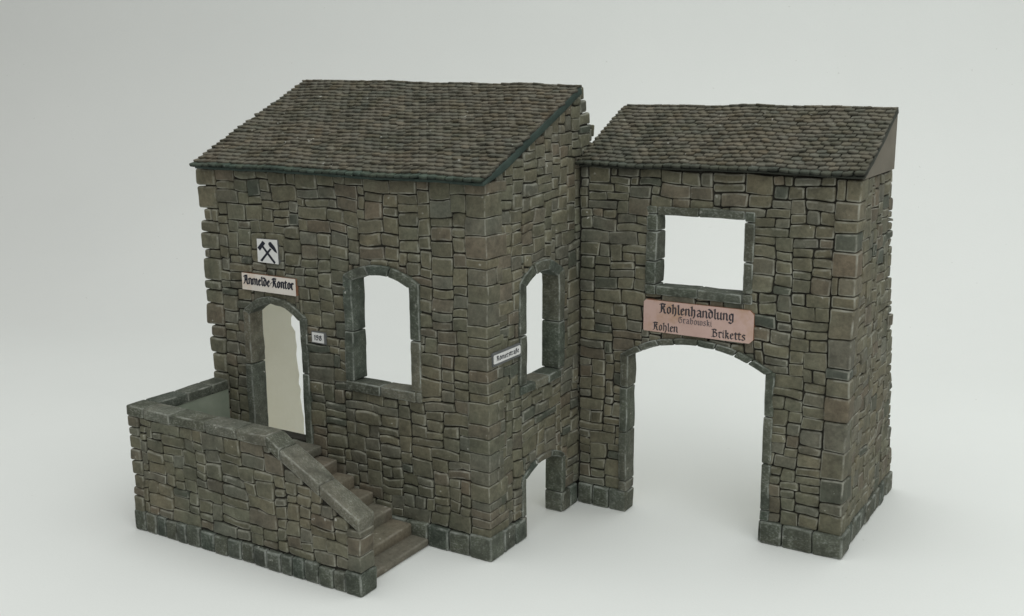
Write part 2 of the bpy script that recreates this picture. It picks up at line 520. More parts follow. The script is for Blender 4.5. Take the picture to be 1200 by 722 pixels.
# door frame, window frames
def window_frame(name, pl, op, w, arch_n, seed, sill_h, sill_n, cuts, label=None):
    r = random.Random(seed)
    a = Acc(); voussoirs(a, pl, op, w, arch_n, T, .12, ftone, rr=r)
    fo = a.build(name, [M_FRAME], house, .05, seed + 1)
    for q, (a0, a1) in enumerate(((op.u0 - w, op.u0), (op.u1, op.u1 + w))):
        f = Acc(); jamb(f, pl, a0, a1, cuts(op), T, .10, ftone, r); f.build('jamb', [M_FRAME], fo, .035, seed + q)
    if sill_h:
        s = Acc(); L0, L1 = op.u0 - w + .02, op.u1 + w * .4
        for k in range(sill_n):
            a0 = L0 + (L1 - L0) * k / sill_n; a1 = L0 + (L1 - L0) * (k + 1) / sill_n
            jamb(s, pl, a0 + .02, a1 - .02, [op.vb - sill_h, op.vb], T, .15, ftone, r)
        jamb(s, pl, L1 + .02, op.u1 + w, [op.vb - sill_h, op.vb], T, .1, ftone, r)
        s.build('sill', [M_FRAME], fo, .035, seed + 2)
    return fo
window_frame('door_frame', front, door_op, .5, 2, 31, 0, 0, lambda o: [1.3 if False else 4.0, 8.6, o.vs + .22])
window_frame('window_frame', front, win_op, .62, 3, 41, .62, 2, lambda o: [o.vb, 11.5, o.vs + .3])
window_frame('window_frame', gable, gwin_op, .68, 3, 51, .52, 3, lambda o: [o.vb, 11.6, o.vs + .3])
window_frame('doorway_frame', gable, gdoor_op, .42, 3, 61, 0, 0, lambda o: [0, PLH, o.vs + .15])

# ------------------------------------------------------------------ roofs
def tilt(X, f):
    q = np.clip((X + W1) / W1, 0, 1)            # the long roof sits slightly higher at its left end
    return np.where(X < .3, (.20 - .26 * q) * np.clip(f, 0, 1) + (.07 - .10 * q), 0)
def tiles(acc, x0, x1, ye, ze, yr, zr, nrow, tw, seed, eave, lift=.185):
    r = random.Random(seed)
    L = math.hypot(yr - ye, zr - ze); dy, dz = (yr - ye) / L, (zr - ze) / L
    ny, nz = -dz, dy                                         # roof normal in the YZ plane
    ex = L / nrow
    ncol = int(round((x1 - x0) / tw)); tw = (x1 - x0) / ncol
    for j in range(nrow):
        s0 = j * ex - .03
        off = (j % 2) * .5
        wob = [r.gauss(0, .012) for _ in range(ncol + 3)]
        for i in range(-1, ncol + 1):
            xc = x0 + (i + .5 + off) * tw + r.gauss(0, .018)
            hw = tw * .465
            a, b = max(xc - hw, x0 + r.uniform(-.06, .03)), min(xc + hw, x1 + r.uniform(-.03, .04))
            if b - a < .12: continue
            xm = (a + b) / 2; hw = (b - a) / 2
            ln = min(ex * 1.75, L - s0 + .02)
            s = s0 + r.gauss(0, .022) + wob[i + 1]
            up = lift + r.gauss(0, .015)
            roll = r.gauss(0, .02)
            prof = [(-1, 1.), (-1, .26), (-.85, .10), (-.48, .015), (0, -.015), (.48, .015), (.85, .10), (1, .26), (1, 1.)]
            top, bot = [], []
            for (px, ps) in prof:
                ss = s + ps * (ln if ps == 1. else ex * .9)
                t = (ss - s) / ln
                h = up * (1 - t) + .01 + roll * px * (1 - t)
                crown = .016 * (1 - px * px) * (1 - t)
                top.append((xm + px * hw, ss, h + crown)); bot.append((xm + px * hw, ss, h - .15))
            k = len(prof)
            # inner ring: the rounded upper face
            ring = [(xm + px * hw * .9, (s + (ps + (.10 if ps < 1 else 0)) * (ln if ps == 1. else ex * .9)), tp[2] + .014) for (px, ps), tp in zip(prof, top)]
            pts = np.array(top + bot + ring)
            X = pts[:, 0]; sag = .05 * np.sin(X * .55 + seed) + .04 * np.sin(X * 1.3 + j * .21)
            H = pts[:, 2] + sag * .7
            V = np.stack([X, ye + pts[:, 1] * dy + H * ny, ze + pts[:, 1] * dz + H * nz + tilt(X, pts[:, 1] / L)], 1)
            F = []
            for q in range(k - 1):
                F.append((k + q, k + q + 1, q + 1, q))
                F.append((q, q + 1, 2 * k + q + 1, 2 * k + q))
            F.append(tuple(range(2 * k, 3 * k)))
            F.append((0, 2 * k, 3 * k - 1, k - 1))
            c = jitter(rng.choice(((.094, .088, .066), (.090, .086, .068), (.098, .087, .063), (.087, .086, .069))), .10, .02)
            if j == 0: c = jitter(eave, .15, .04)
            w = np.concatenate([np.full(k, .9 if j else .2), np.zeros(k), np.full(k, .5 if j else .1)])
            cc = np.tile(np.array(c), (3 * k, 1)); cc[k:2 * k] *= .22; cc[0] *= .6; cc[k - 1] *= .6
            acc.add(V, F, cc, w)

def roof_board(name, parent, x0, x1, ye, ze, yr, zr, th, seed, matr):
    """the wavy edged board under the tiles, as one closed slab"""
    L = math.hypot(yr - ye, zr - ze); dy, dz = (yr - ye) / L, (zr - ze) / L
    acc = Acc()
    nx, ns = 60, 14
    P, F, w = rbox((x1 - x0, L, th), .08, .4)
    X = x0 + P[:, 0] * (x1 - x0); s = P[:, 1] * L
    q = np.stack([X, s, P[:, 2]], 1)
    h = -(th * np.clip(.42 + s * .33, 0, 1)) * (1 - P[:, 2]) + .035 * np.sin(X * .55 + seed) * 1.0
    s = s + np.where(P[:, 1] < .05, vnoise(q, 1.7, seed) * .06, 0)
    acc.add(np.stack([X, ye + s * dy - h * dz, ze + s * dz + h * dy + tilt(X, P[:, 1])], 1), F, (.05, .06, .05), w)
    return acc.build(name, [matr], parent, .02, seed)

TILT = 1
def make_roof(parent, x0, x1, ye, ze, yr, zr, nrow, tw, th, seed, eave, mb):
    acc = Acc()
    # body surface under the tiles
    L = math.hypot(yr - ye, zr - ze); dy, dz = (yr - ye) / L, (zr - ze) / L
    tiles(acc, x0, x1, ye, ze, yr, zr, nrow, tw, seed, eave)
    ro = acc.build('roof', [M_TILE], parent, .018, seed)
    roof_board('roof_board', ro, x0 + .1, x1 + .02, ye + .22, ze + .02, yr - .05, zr - .05, th, seed, mb)
    return ro
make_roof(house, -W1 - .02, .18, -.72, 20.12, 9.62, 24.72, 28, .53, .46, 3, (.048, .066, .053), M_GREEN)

# ================================================================== GATEWAY BUILDING
gate = thing('stone_gateway', 'lower stone model gateway with wide arch, square window and shingle roof, right of the house', 'model gateway', (8, 15, 0))
gf = Plane((0, DY, 0), (1, 0, 0), (0, -1, 0))
gr = Plane((W2, DY, 0), (0, 1, 0), (1, 0, 0))
arch_op = Opening(3.28, 11.36, 0, 9.45, 10.60)
sq_op = Opening(4.92, 9.90, 13.77, 17.69, 17.69)
ag, ag2 = arch_op.grow(.14), arch_op.grow(.30)
sg, sg2 = Opening(4.6, 10.2, 13.5, 17.95, 17.95), Opening(4.42, 10.32, 13.33, 18.08, 18.08)
acc = Acc()
rubble(acc, gf, .12, 14.53, PLH, H2 + .1, lambda u, v: not (ag.inside(np.array([u]), np.array([v]))[0] or sg.inside(np.array([u]), np.array([v]))[0]), multi_push(ag2, sg2), 14)
sqloop = [(4.7, 13.5), (10.1, 13.5), (10.1, 17.9), (4.7, 17.9)]
slab(acc, gf, [(.05, .02), (3.08, .02)] + arch_op.grow(.2).loop()[:1:-1] + [(11.56, .02), (W2 - .2, .02), (W2 - .2, H2 + .2), (.05, H2 + .2)], [sqloop], -T + .12, BACK, (.03, .03, .025), 1, 2, 1)
acc.build('wall', [M_STONE, M_MORTAR, M_PLASTER], gate, .05, 11)

# right side wall, its far edge leaning in as it rises
def redge(v): return 11.45 - (11.45 - 6.55) * np.asarray(v) / 20.05
acc = Acc()
rubble(acc, gr, 1.15, 12.0, PLH, H2, lambda u, v: u < float(redge(math.floor(v / .72) * .72 + .36)) + .12, nojit, 15, holes=.0, cw=.25, ch=.24)
ez = np.linspace(.02, H2, 30)
slab(acc, gr, [(1.1, .02)] + [(float(redge(q)) - .3 + rng.uniform(-.08, .08), q) for q in ez] + [(1.1, H2)], [], -T + .12, BACK, (.03, .03, .025), 1, 2, 1)
acc.build('wall', [M_STONE, M_MORTAR, M_PLASTER], gate, .05, 12)

acc = Acc(); r = random.Random(33); z = PLH
while z < H2 - .1:
    h = r.choice((.55, .65, .8, .95, 1.1, 1.3, 1.6))
    if H2 - (z + h) < .6: h = H2 - z
    y1 = DY + r.choice((.8, 1.15, 1.5)); top = z + h - .02
    c = jitter(DARKG, .1) if r.random() < .25 else jitter(GREY, .1) if r.random() < .4 else qtone()
    if r.random() < .25:
        m = W2 - r.uniform(.75, .95)
        box(acc, (W2 - 1.22, DY - .04, z + .02), (m - .02, DY + .6, top), qtone(), .09, .38)
        box(acc, (m + .02, DY - .1, z + .02), (W2 + .04, y1, top), c, .12, .35)
    else:
        box(acc, (W2 - 1.22 + r.uniform(-.06, .06), DY - .12 + r.uniform(-.03, .05), z + .02), (W2 + .05 + r.uniform(-.06, .02), y1, top), c, .12, .35)
    if y1 < DY + 1.1: box(acc, (W2 - .5, y1 + .03, z + .03), (W2 + .02, DY + 1.3, top - .02), qtone(), .1, .4)
    z += h
acc.build('corner_stones', [M_STONE], gate, .045, 13)

acc = Acc()
plinth(acc, gf, .1, 3.25, PLH, 16, wmin=.9, wmax=1.2)
box(acc, (3.0, DY - .1, 0), (3.3, DY + 1.0, PLH), ptone(), .1, .4)
acc.build('plinth', [M_FRAME], gate, .045, 14)
acc = Acc()
plinth(acc, gf, 11.42, W2 - 1.4, PLH, 17, proud=.2, wmin=1.0, wmax=1.5)
plinth(acc, gr, 1.3, 11.62, PLH, 18, wmin=.8, wmax=1.2, proud=.12)
box(acc, (W2 - 1.4, DY - .22, 0), (W2 + .2, DY + 1.3, PLH + .05), ptone(), .16, .3)
jamb(acc, gf, arch_op.u1 - .05, arch_op.u1 + .15, [0, PLH], T, .1, ptone)
acc.build('plinth', [M_FRAME], gate, .045, 15)

r = random.Random(71)
a = Acc(); voussoirs(a, gf, arch_op, .42, 8, T, .13, ftone, rr=r); fo = a.build('archway_frame', [M_FRAME], gate, .045, 16)
f = Acc(); jamb(f, gf, arch_op.u0 - .48, arch_op.u0, [PLH, 1.9, 4.9, 7.6, arch_op.vs + .2], T, .1, ftone, r); f.build('jamb', [M_FRAME], fo, .035, 15)
f = Acc(); jamb(f, gf, arch_op.u1, arch_op.u1 + .48, [PLH, 1.9, 4.5, 7.2, arch_op.vs + .2], T, .1, ftone, r); f.build('jamb', [M_FRAME], fo, .035, 16)
s = Acc()
jamb(s, gf, 4.28, 4.9, [17.75, 18.2], T, .06, ftone, r); jamb(s, gf, 4.93, 7.3, [17.69, 18.2], T, .1, ftone, r); jamb(s, gf, 7.35, 9.87, [17.69, 18.2], T, .1, ftone, r)
fo = s.build('window_frame', [M_FRAME], gate, .05, 19)
f = Acc(); jamb(f, gf, 4.28, 4.92, [13.2, 13.79, 15.1, 16.75, 17.72], T, .1, ftone, r); f.build('jamb', [M_FRAME], fo, .035, 17)
f = Acc(); jamb(f, gf, 9.90, 10.46, [13.2, 13.79, 15.45, 17.6, 18.2], T, .1, ftone, r); f.build('jamb', [M_FRAME], fo, .035, 18)
s = Acc()
jamb(s, gf, 4.95, 7.35, [13.2, 13.77], T, .14, ftone, r); jamb(s, gf, 7.4, 9.87, [13.2, 13.77], T, .14, ftone, r)
s.build('sill', [M_FRAME], fo, .035, 18)

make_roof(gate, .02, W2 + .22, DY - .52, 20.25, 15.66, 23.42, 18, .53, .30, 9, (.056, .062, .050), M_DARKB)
# board closing the end of the roof
acc = Acc()
chk = Plane((W2, 0, 0), (0, 1, 0), (1, 0, 0))
slab(acc, chk, [(DY - .1, 20.08), (16.15, 20.1), (16.15, 23.15), (15.66, 23.2)], [], -.5, .1, (.2, .2, .2), 0, 0, 0)
acc.build('end_board', [M_CHEEK], gate, .012, 20)

# ================================================================== STAIRCASE
stair = thing('stone_staircase', 'stone model staircase with worn steps and solid parapet, left in front of the house', 'staircase', (-11, -3, 0))
PX0, PX1, PY, PT, KX, KZ, EZ = -19.72, -3.28, -6.65, 1.15, -9.2, 7.38, 4.07
CT = .60
pf = Plane((0, PY, 0), (1, 0, 0), (0, -1, 0))
slope = (EZ - KZ) / (PX1 - KX)
def ctop(x): return np.where(np.asarray(x) < KX, KZ, KZ + (np.asarray(x) - KX) * slope)
def cund(x): return ctop(x) - np.where(np.asarray(x) < KX, CT, CT * 1.12)
acc = Acc()
rubble(acc, pf, -18.95, PX1 - .75, PLH - .1, KZ - CT + .02, lambda u, v: v < float(cund(u)) - .2, lambda u, v: (u, np.minimum(v, cund(u) - .01)), 23, holes=.0, soft=lambda u, v: v >= float(cund(u)) - .2)
slab(acc, pf, [(PX0 + .25, .02), (PX1 - .15, .02), (PX1 - .15, float(cund(PX1 - .15))), (KX, KZ - CT), (PX0 + .25, KZ - CT)], [], -PT + .04, BACK, (.03, .03, .025), 1, 2, 1)
# end stones left and right
r = random.Random(44); z = .05
while z < KZ - CT - .1:
    h = r.choice((.5, .65, .8, 1.0, 1.2))
    if KZ - CT - (z + h) < .45: h = KZ - CT - z
    box(acc, (PX0 + r.uniform(-.12, .16), PY - .05 + r.uniform(-.04, .04), z + .02), (-18.92 + r.uniform(-.1, .1), PY + PT, z + h - .02), qtone(), .12, .4)
    z += h
z = PLH
while z < 3.3:
    h = r.choice((.9, 1.2)); top = min(z + h, 3.45)
    if 3.45 - top < .4: top = 3.45
    mapped(acc, (.9, PT, top - z), lambda P, z=z, top=top: np.stack([PX1 - .8 + P[:, 0] * .82, PY - .05 + P[:, 1] * (PT + .03), z + .01 + P[:, 2] * (np.minimum(top, cund(PX1 - .8 + P[:, 0] * .82)) - z - .02)], 1), qtone(), .09, .35)
    z = top
acc.build('parapet', [M_STONE, M_MORTAR, M_GREENP], stair, .05, 21)

# parapet return up to the house wall
rp = Plane((PX0, PY, 0), (0, 1, 0), (-1, 0, 0))
acc = Acc()
rubble(acc, rp, PT, 6.5, .05, KZ - CT, lambda u, v: True, nojit, 24)
slab(acc, rp, [(PT - .1, .02), (6.55, .02), (6.55, KZ - CT), (PT - .1, KZ - CT)], [], -1.05, BACK, (.03, .03, .025), 1, 2, 1)
po = acc.build('parapet', [M_STONE, M_MORTAR, M_GREENP], stair, .03, 22)
po['label'] = 'short parapet return with a plain grey green inner face'

# coping stones
acc = Acc()
def ctone(): return jitter(rng.choice((GREY, DARKG, GREY)), .12, .04)
cw0, cw1 = PY - .07, PY + PT + .06
xs = [PX0 - .08, -18.45, -16.3, -13.6, -11.3, KX]
for k, (a0, a1) in enumerate(zip(xs[:-1], xs[1:])):
    last = k == len(xs) - 2
    def fn(P, a0=a0, a1=a1, last=last):
        x = a0 + .015 + P[:, 0] * (a1 - a0 - (.03 if not last else .015))
        return np.stack([x, cw0 + P[:, 1] * (cw1 - cw0), KZ - CT + P[:, 2] * CT], 1)
    mapped(acc, (a1 - a0, cw1 - cw0, CT), fn, ctone(), .10, .35)
xs = [KX, KX + .95, -5.74, PX1 + .02]
for k, (a0, a1) in enumerate(zip(xs[:-1], xs[1:])):
    def fn(P, a0=a0, a1=a1):
        g = .018
        x = a0 + g + P[:, 0] * (a1 - a0 - 2 * g); z0 = cund(x) ; z1 = ctop(x)
        return np.stack([x, cw0 + P[:, 1] * (cw1 - cw0), z0 + P[:, 2] * (z1 - z0)], 1)
    mapped(acc, ((a1 - a0) * 1.15, cw1 - cw0, CT), fn, ctone(), .10, .35)
ys = [PY + PT + .1, -3.3, -1.4, -.12]
for a0, a1 in zip(ys[:-1], ys[1:]):
    box(acc, (PX0 - .05, a0 + .015, KZ - CT), (PX0 + 1.12, a1 - .015, KZ - .01), ctone(), .1, .35)
acc.build('coping', [M_COPE], stair, .035, 23)

acc = Acc()
plinth(acc, pf, PX0 - .05, PX1 - .95, PLH - .1, 25, proud=.12, wmin=.75, wmax=1.2)
box(acc, (PX1 - .95, PY - .14, 0), (PX1 + .06, PY + PT + .02, PLH - .02), ptone(), .12, .35)
acc.build('plinth', [M_FRAME], stair, .04, 24)

# steps
nose = [(-3.92, .46), (-5.05, 1.10), (-6.35, 1.76), (-7.70, 2.42), (-9.0, 3.10), (-10.22, 3.84), (-11.45, 4.44)]
for k, (x, z) in enumerate(nose[:-1]):
    acc = Acc()
    x2 = nose[k + 1][0] - .25; zb = 0 if k == 0 else nose[k - 1][1] - .12
    wob = rng.uniform(-.06, .06)
    def fn(P, x=x, z=z, x2=x2, zb=zb, wob=wob):
        xx = x2 + P[:, 0] * (x - x2 + wob * (P[:, 1] - .5)); zz = zb + P[:, 2] * (z - zb)
        y = PY + PT - .1 + P[:, 1] * (6.65 - PT + .02)
        zz = zz - .06 * np.exp(-((P[:, 1] - .5) / .3) ** 2) * P[:, 2] * np.clip(P[:, 0], 0, 1)
        return np.stack([xx, y, zz], 1)
    mapped(acc, (x - x2, 5.5, z - zb), fn, jitter((.160, .142, .112), .1, .03), .13, .4)
    acc.build('step', [M_STEP], stair, .025, 30 + k)
acc = Acc()
box(acc, (PX0 + 1.0, PY + PT - .1, 3.9), (nose[-1][0], -.02, nose[-1][1]), (.12, .118, .098), .12, .6)
acc.build('landing', [M_STEP], stair, .04, 40)

# ================================================================== SIGNS
G = {
 'i': (1.9, [[(.2, 4.2), (.8, 4.8), (.8, .8), (1.4, .2)], [(.7, 6.5), (1.0, 6.8)]]),
 'n': (4.0, [[(.2, 4.2), (.8, 4.8), (.8, .3)], [(.8, 3.8), (2.2, 4.9), (2.9, 4.2), (2.9, .7), (3.5, .1)]]),
 'm': (6.0, [[(.2, 4.2), (.8, 4.8), (.8, .3)], [(.8, 3.8), (2.1, 4.9), (2.8, 4.2), (2.8, .3)], [(2.8, 3.8), (4.1, 4.9), (4.8, 4.2), (4.8, .7), (5.4, .1)]]),
 'u': (4.0, [[(.2, 4.2), (.8, 4.8), (.8, .9), (1.5, .1), (2.9, 1.2)], [(2.9, 4.9), (2.9, .7), (3.5, .1)]]),
 'o': (3.7, [[(1.7, 4.9), (.8, 4.0), (.8, 1.0), (1.8, .1), (2.8, 1.0), (2.8, 4.0), (1.7, 4.9)]]),
 'e': (3.3, [[(.9, 2.3), (2.6, 3.5), (1.9, 4.8), (.8, 4.0), (.8, .9), (1.7, .1), (2.7, .9)]]),
 'a': (4.0, [[(.7, 4.3), (1.8, 4.9), (2.9, 4.2), (2.9, .7), (3.5, .1)], [(2.9, 2.9), (1.2, 2.3), (.8, 1.1), (1.5, .1), (2.9, 1.2)]]),
 'l': (2.0, [[(.3, 7.4), (.9, 7.9), (.9, .8), (1.6, .1)]]),
 'h': (3.9, [[(.3, 7.4), (.9, 7.9), (.9, .2)], [(.9, 3.8), (2.1, 4.9), (2.9, 4.0), (2.9, .8), (2.1, -1.2)]]),
 'k': (3.6, [[(.3, 7.4), (.9, 7.9), (.9, .2)], [(.9, 3.6), (2.2, 4.9), (2.6, 4.0), (1.0, 2.7), (2.4, 1.9), (2.5, .7), (3.1, .1)]]),
 'd': (3.8, [[(1.7, 4.9), (.8, 4.0), (.8, 1.0), (1.8, .1), (2.9, 1.0), (2.9, 4.6), (1.9, 6.2), (.4, 7.2)], [(1.7, 4.9), (2.9, 4.0)]]),
 'b': (3.8, [[(.3, 7.4), (.9, 7.9), (.9, .9), (1.8, .1), (2.9, 1.0), (2.9, 4.0), (1.9, 4.9), (.9, 3.9)]]),
 'g': (3.9, [[(2.9, 4.2), (1.7, 4.9), (.8, 4.0), (.8, 1.3), (1.7, .3), (2.9, 1.3)], [(2.7, 5.0), (2.9, 4.6), (2.9, -.8), (1.8, -1.9), (.4, -1.2)]]),
 'r': (2.9, [[(.2, 4.2), (.8, 4.8), (.8, .8), (1.5, .1)], [(.8, 3.8), (1.8, 4.9), (2.5, 4.2)]]),
 't': (2.6, [[(1.0, 6.4), (1.0, .9), (1.7, .1), (2.3, .6)], [(.1, 4.7), (2.2, 4.7)]]),
 's': (3.4, [[(2.7, 4.3), (1.6, 4.9), (.8, 4.0), (1.2, 3.0), (2.4, 2.2), (2.7, 1.1), (1.7, .1), (.5, .7)]]),
 'w': (5.4, [[(.2, 4.2), (.8, 4.8), (.8, 1.0), (1.6, .1), (2.7, 1.0), (2.7, 4.8)], [(2.7, 1.0), (3.6, .1), (4.6, 1.0), (4.6, 3.9), (3.8, 4.9)]]),
 '\u00df': (3.7, [[(.9, -1.2), (.9, 6.6), (1.9, 7.9), (2.8, 6.8), (1.7, 5.0), (2.8, 3.8), (2.8, 1.1), (1.8, .1)]]),
 '\u00f6': (3.7, [[(1.7, 4.9), (.8, 4.0), (.8, 1.0), (1.8, .1), (2.8, 1.0), (2.8, 4.0), (1.7, 4.9)], [(.9, 6.4), (1.2, 6.7)], [(2.3, 6.4), (2.6, 6.7)]]),
 'K': (4.7, [[(.1, 7.0), (1.5, 7.9), (3.9, 7.3)], [(1.2, 7.6), (1.2, .8), (.2, .2)], [(1.2, 4.2), (2.9, 5.7), (3.4, 4.6), (1.4, 3.6), (3.0, 3.0), (3.2, .8), (4.1, .1)]]),
 'A': (4.9, [[(.1, 6.4), (1.2, 7.6), (1.6, 6.2), (1.4, 2.0), (.2, .2)], [(1.2, 7.5), (3.3, 7.8), (3.4, .9), (4.2, .1)], [(1.4, 3.6), (3.3, 3.6)]]),
 'G': (4.8, [[(3.9, 6.7), (2.6, 7.8), (1.0, 6.6), (.8, 1.7), (2.1, .1), (3.8, 1.1), (3.8, 3.8), (2.4, 4.5)], [(2.3, 7.4), (2.3, 5.2)]]),
 'B': (4.7, [[(1.1, 7.4), (1.1, .9), (.2, .2)], [(.1, 6.9), (1.9, 7.8), (3.4, 6.6), (1.8, 4.4), (3.7, 3.4), (3.7, 1.1), (2.0, .1), (1.1, .9)]]),
 'R': (4.7, [[(.1, 7.0), (1.8, 7.8), (3.4, 6.6), (3.0, 4.8), (1.2, 4.2)], [(1.2, 7.4), (1.2, .8), (.2, .2)], [(2.0, 4.2), (3.2, 3.2), (3.3, .8), (4.1, .1)]]),
 '-': (2.2, [[(.4, 2.4), (1.6, 3.4)]]),
 '1': (2.2, [[(.3, 5.8), (1.2, 7.4), (1.2, .2)]]),
 '9': (4.0, [[(3.1, 4.2), (1.6, 3.4), (.8, 4.8), (.9, 6.6), (2.0, 7.5), (3.1, 6.4), (3.1, 2.2), (1.8, .2), (.8, .8)]]),
 '8': (4.0, [[(2.0, 7.5), (.9, 6.4), (1.0, 5.0), (3.1, 3.0), (3.1, 1.2), (2.0, .1), (.8, 1.2), (.8, 2.8), (3.0, 5.0), (3.0, 6.4), (2.0, 7.5)]]),
}
class Ink:
    """marks of a sign, laid out on a fine mask and turned into flat raised pieces"""
    def __init__(s, w, h, res=.0125):
        s.res = res; s.w, s.h = w, h
        s.m = np.zeros((int(h / res) + 1, int(w / res) + 1), bool)
        s.Y, s.X = np.mgrid[0:s.m.shape[0], 0:s.m.shape[1]] * res + res / 2
    def poly(s, P):
        P = np.array(P, float)
        x0, x1 = P[:, 0].min(), P[:, 0].max(); y0, y1 = P[:, 1].min(), P[:, 1].max()
        i0, i1 = max(int(y0 / s.res) - 1, 0), int(y1 / s.res) + 2; j0, j1 = max(int(x0 / s.res) - 1, 0), int(x1 / s.res) + 2
        X, Y = s.X[i0:i1, j0:j1], s.Y[i0:i1, j0:j1]
        if X.size == 0: return
        ins = np.zeros(X.shape, bool); n = len(P)
        for a in range(n):
            (xa, ya), (xb, yb) = P[a], P[(a + 1) % n]
            c = ((ya > Y) != (yb > Y)) & (X < (xb - xa) * (Y - ya) / (yb - ya + 1e-12) + xa)
            ins ^= c
        s.m[i0:i1, j0:j1] |= ins
    def stroke(s, p, q, nib):
        a = math.radians(38); n = np.array([math.cos(a), math.sin(a)]) * nib / 2; t = np.array([-n[1], n[0]]) * .32
        C = []
        for e in (p, q):
            for sa in (-1, 1):
                for sb in (-1, 1): C.append(np.array(e) + n * sa + t * sb)
        C = sorted(map(tuple, C))
        def half(pts):
            h = []
            for c in pts:
                while len(h) > 1 and (h[-1][0] - h[-2][0]) * (c[1] - h[-2][1]) - (h[-1][1] - h[-2][1]) * (c[0] - h[-2][0]) <= 0: h.pop()
                h.append(c)
            return h
        s.poly(half(C)[:-1] + half(C[::-1])[:-1])
    def text(s, txt, x0, x1, base, cap, nib=1.15):
        tot = sum(G[c][0] for c in txt); kx = (x1 - x0) / tot; ky = cap / 6.7
        f = lambda y: y if y < 5 else 5 + (y - 5) * .62
        x = x0
        for c in txt:
            adv, st = G[c]
            for pl_ in st:
                for p, q in zip(pl_[:-1], pl_[1:]):
                    s.stroke((x + p[0] * kx, base + f(p[1]) * ky), (x + q[0] * kx, base + f(q[1]) * ky), nib * (kx + ky) / 2)
            x += adv * kx
    def build(s, name, pl, n, mat, parent, th=.012):
        acc = Acc(); V, F = [], []
        m = s.m; done = np.zeros_like(m)
        for i in range(m.shape[0]):
            j = 0
            while j < m.shape[1]:
                if m[i, j] and not done[i, j]:
                    k = j
                    while k < m.shape[1] and m[i, k] and not done[i, k]: k += 1
                    h = i + 1
                    while h < m.shape[0] and m[h, j:k].all() and not (j > 0 and m[h, j - 1]) and not (k < m.shape[1] and m[h, k]): h += 1
                    done[i:h, j:k] = True
                    o = len(V); r_ = s.res
                    for (a, b) in ((j, i), (k, i), (k, h), (j, h)): V.append((a * r_, b * r_))
                    F.append((o, o + 1, o + 2, o + 3)); j = k
                else: j += 1
        V = np.array(V)
        P = pl.at(V[:, 0], V[:, 1], np.full(len(V), n + th))
        if np.dot(np.cross(pl.U, pl.V), pl.N) < 0: F = [f[::-1] for f in F]
        acc.add(P, F, smooth=False)
        return acc.build(name, [mat], parent)

def plate(name, label, pl, w, h, outline, mat, edge, th=.1):
    o = thing(name, label, 'sign', tuple(pl.O + pl.U * w / 2))
    a = Acc(); slab(a, pl, outline, [], -.22, th, (.4, .4, .4), 0, 1, 1)
    a.build('sign_plate', [mat, edge], o)
    return o

# enamel material with stains for the two name boards
def stained(name, base, base2, stain, thr):
    m, nt, b = mat_new(name)
    n = noise(nt, .5, 5, .6); q = noise(nt, .45, 4, .65); f = noise(nt, 4, 3)
    c = mix(nt, ramp(nt, n, .3, .7), base, base2)
    c = mix(nt, ramp(nt, q, thr, thr + .14, 0, .6), c, stain)
    c = mix(nt, mul(nt, ramp(nt, f, .62, .75), .25), c, stain)
    nt.links.new(c, b.inputs['Base Color']); b.inputs['Roughness'].default_value = .65
    bump(nt, b, [(n, .01, .3)])
    return m
M_OFFICE = stained('stained_white_enamel', (.64, .59, .54), (.72, .68, .63), (.55, .38, .26), .56)
M_COAL = stained('stained_pink_enamel', (.50, .345, .305), (.58, .42, .375), (.40, .25, .15), .54)

# crossed hammers
sp = Plane((-15.56, -.0, 14.82), (1, 0, 0), (0, -1, 0)); w, h = 1.6, 1.36
o = plate('emblem_sign', 'small square white sign with crossed hammers, highest on the wall', sp, w, h, [(0, .02), (w, 0), (w - .02, h + .03), (0, h)], M_WHITE, M_GREYPL, .13)
ink = Ink(w, h, .01)
def em(pts):
    return [((x - 150 - (y - 90) * .06) / 405 * w, h - (y - 90 - (x - 150) * .06) / 490 * h) for x, y in pts]
for pg in ([(268, 128), (322, 180), (220, 338), (168, 276)], [(254, 258), (286, 236), (532, 570), (504, 602)],
           [(380, 190), (398, 150), (432, 150), (500, 235), (530, 290), (562, 380), (508, 348), (462, 296), (404, 240)], [(414, 278), (446, 296), (266, 566), (226, 542)]):
    ink.poly(em(pg))
ink.build('hammer_emblem', sp, .13, M_INK, o)

# office board over the door
sp = Plane((-16.90, 0, 13.10), (1, 0, 0), (0, -1, 0)); w, h = 4.16, .98
o = plate('name_board', 'long white board lettered Anmelde-Kontor above the arched door', sp, w, h, [(0, .02), (w, 0), (w, h), (0, h + .02)], M_OFFICE, M_RUST, .15)
ink = Ink(w, h, .0125); ink.text('Anmelde-Kontor', .15, 4.03, .36, .50, 1.5)
ink.build('lettering', sp, .15, M_INK, o)

# house number
sp = Plane((-11.72, 0, 10.58), (1, 0, 0), (0, -1, 0)); w, h = .92, .56
o = plate('house_number', 'tiny white number plate 198 on the wall right of the door', sp, w, h, [(-.06, -.06), (w + .08, -.06), (w + .08, h + .06), (-.06, h + .06)], M_GREYPL, M_GREYPL, .09)
a = Acc(); slab(a, sp, [(.0, .0), (w - .06, .0), (w - .06, h), (.0, h)], [], .08, .12, (.4, .4, .4), 0, 0, 0)
a.build('number_panel', [M_WHITE], o)
ink = Ink(w, h, .01); ink.text('198', .16, .74, .14, .28, 1.2)
ink.build('lettering', sp, .12, M_INK, o)

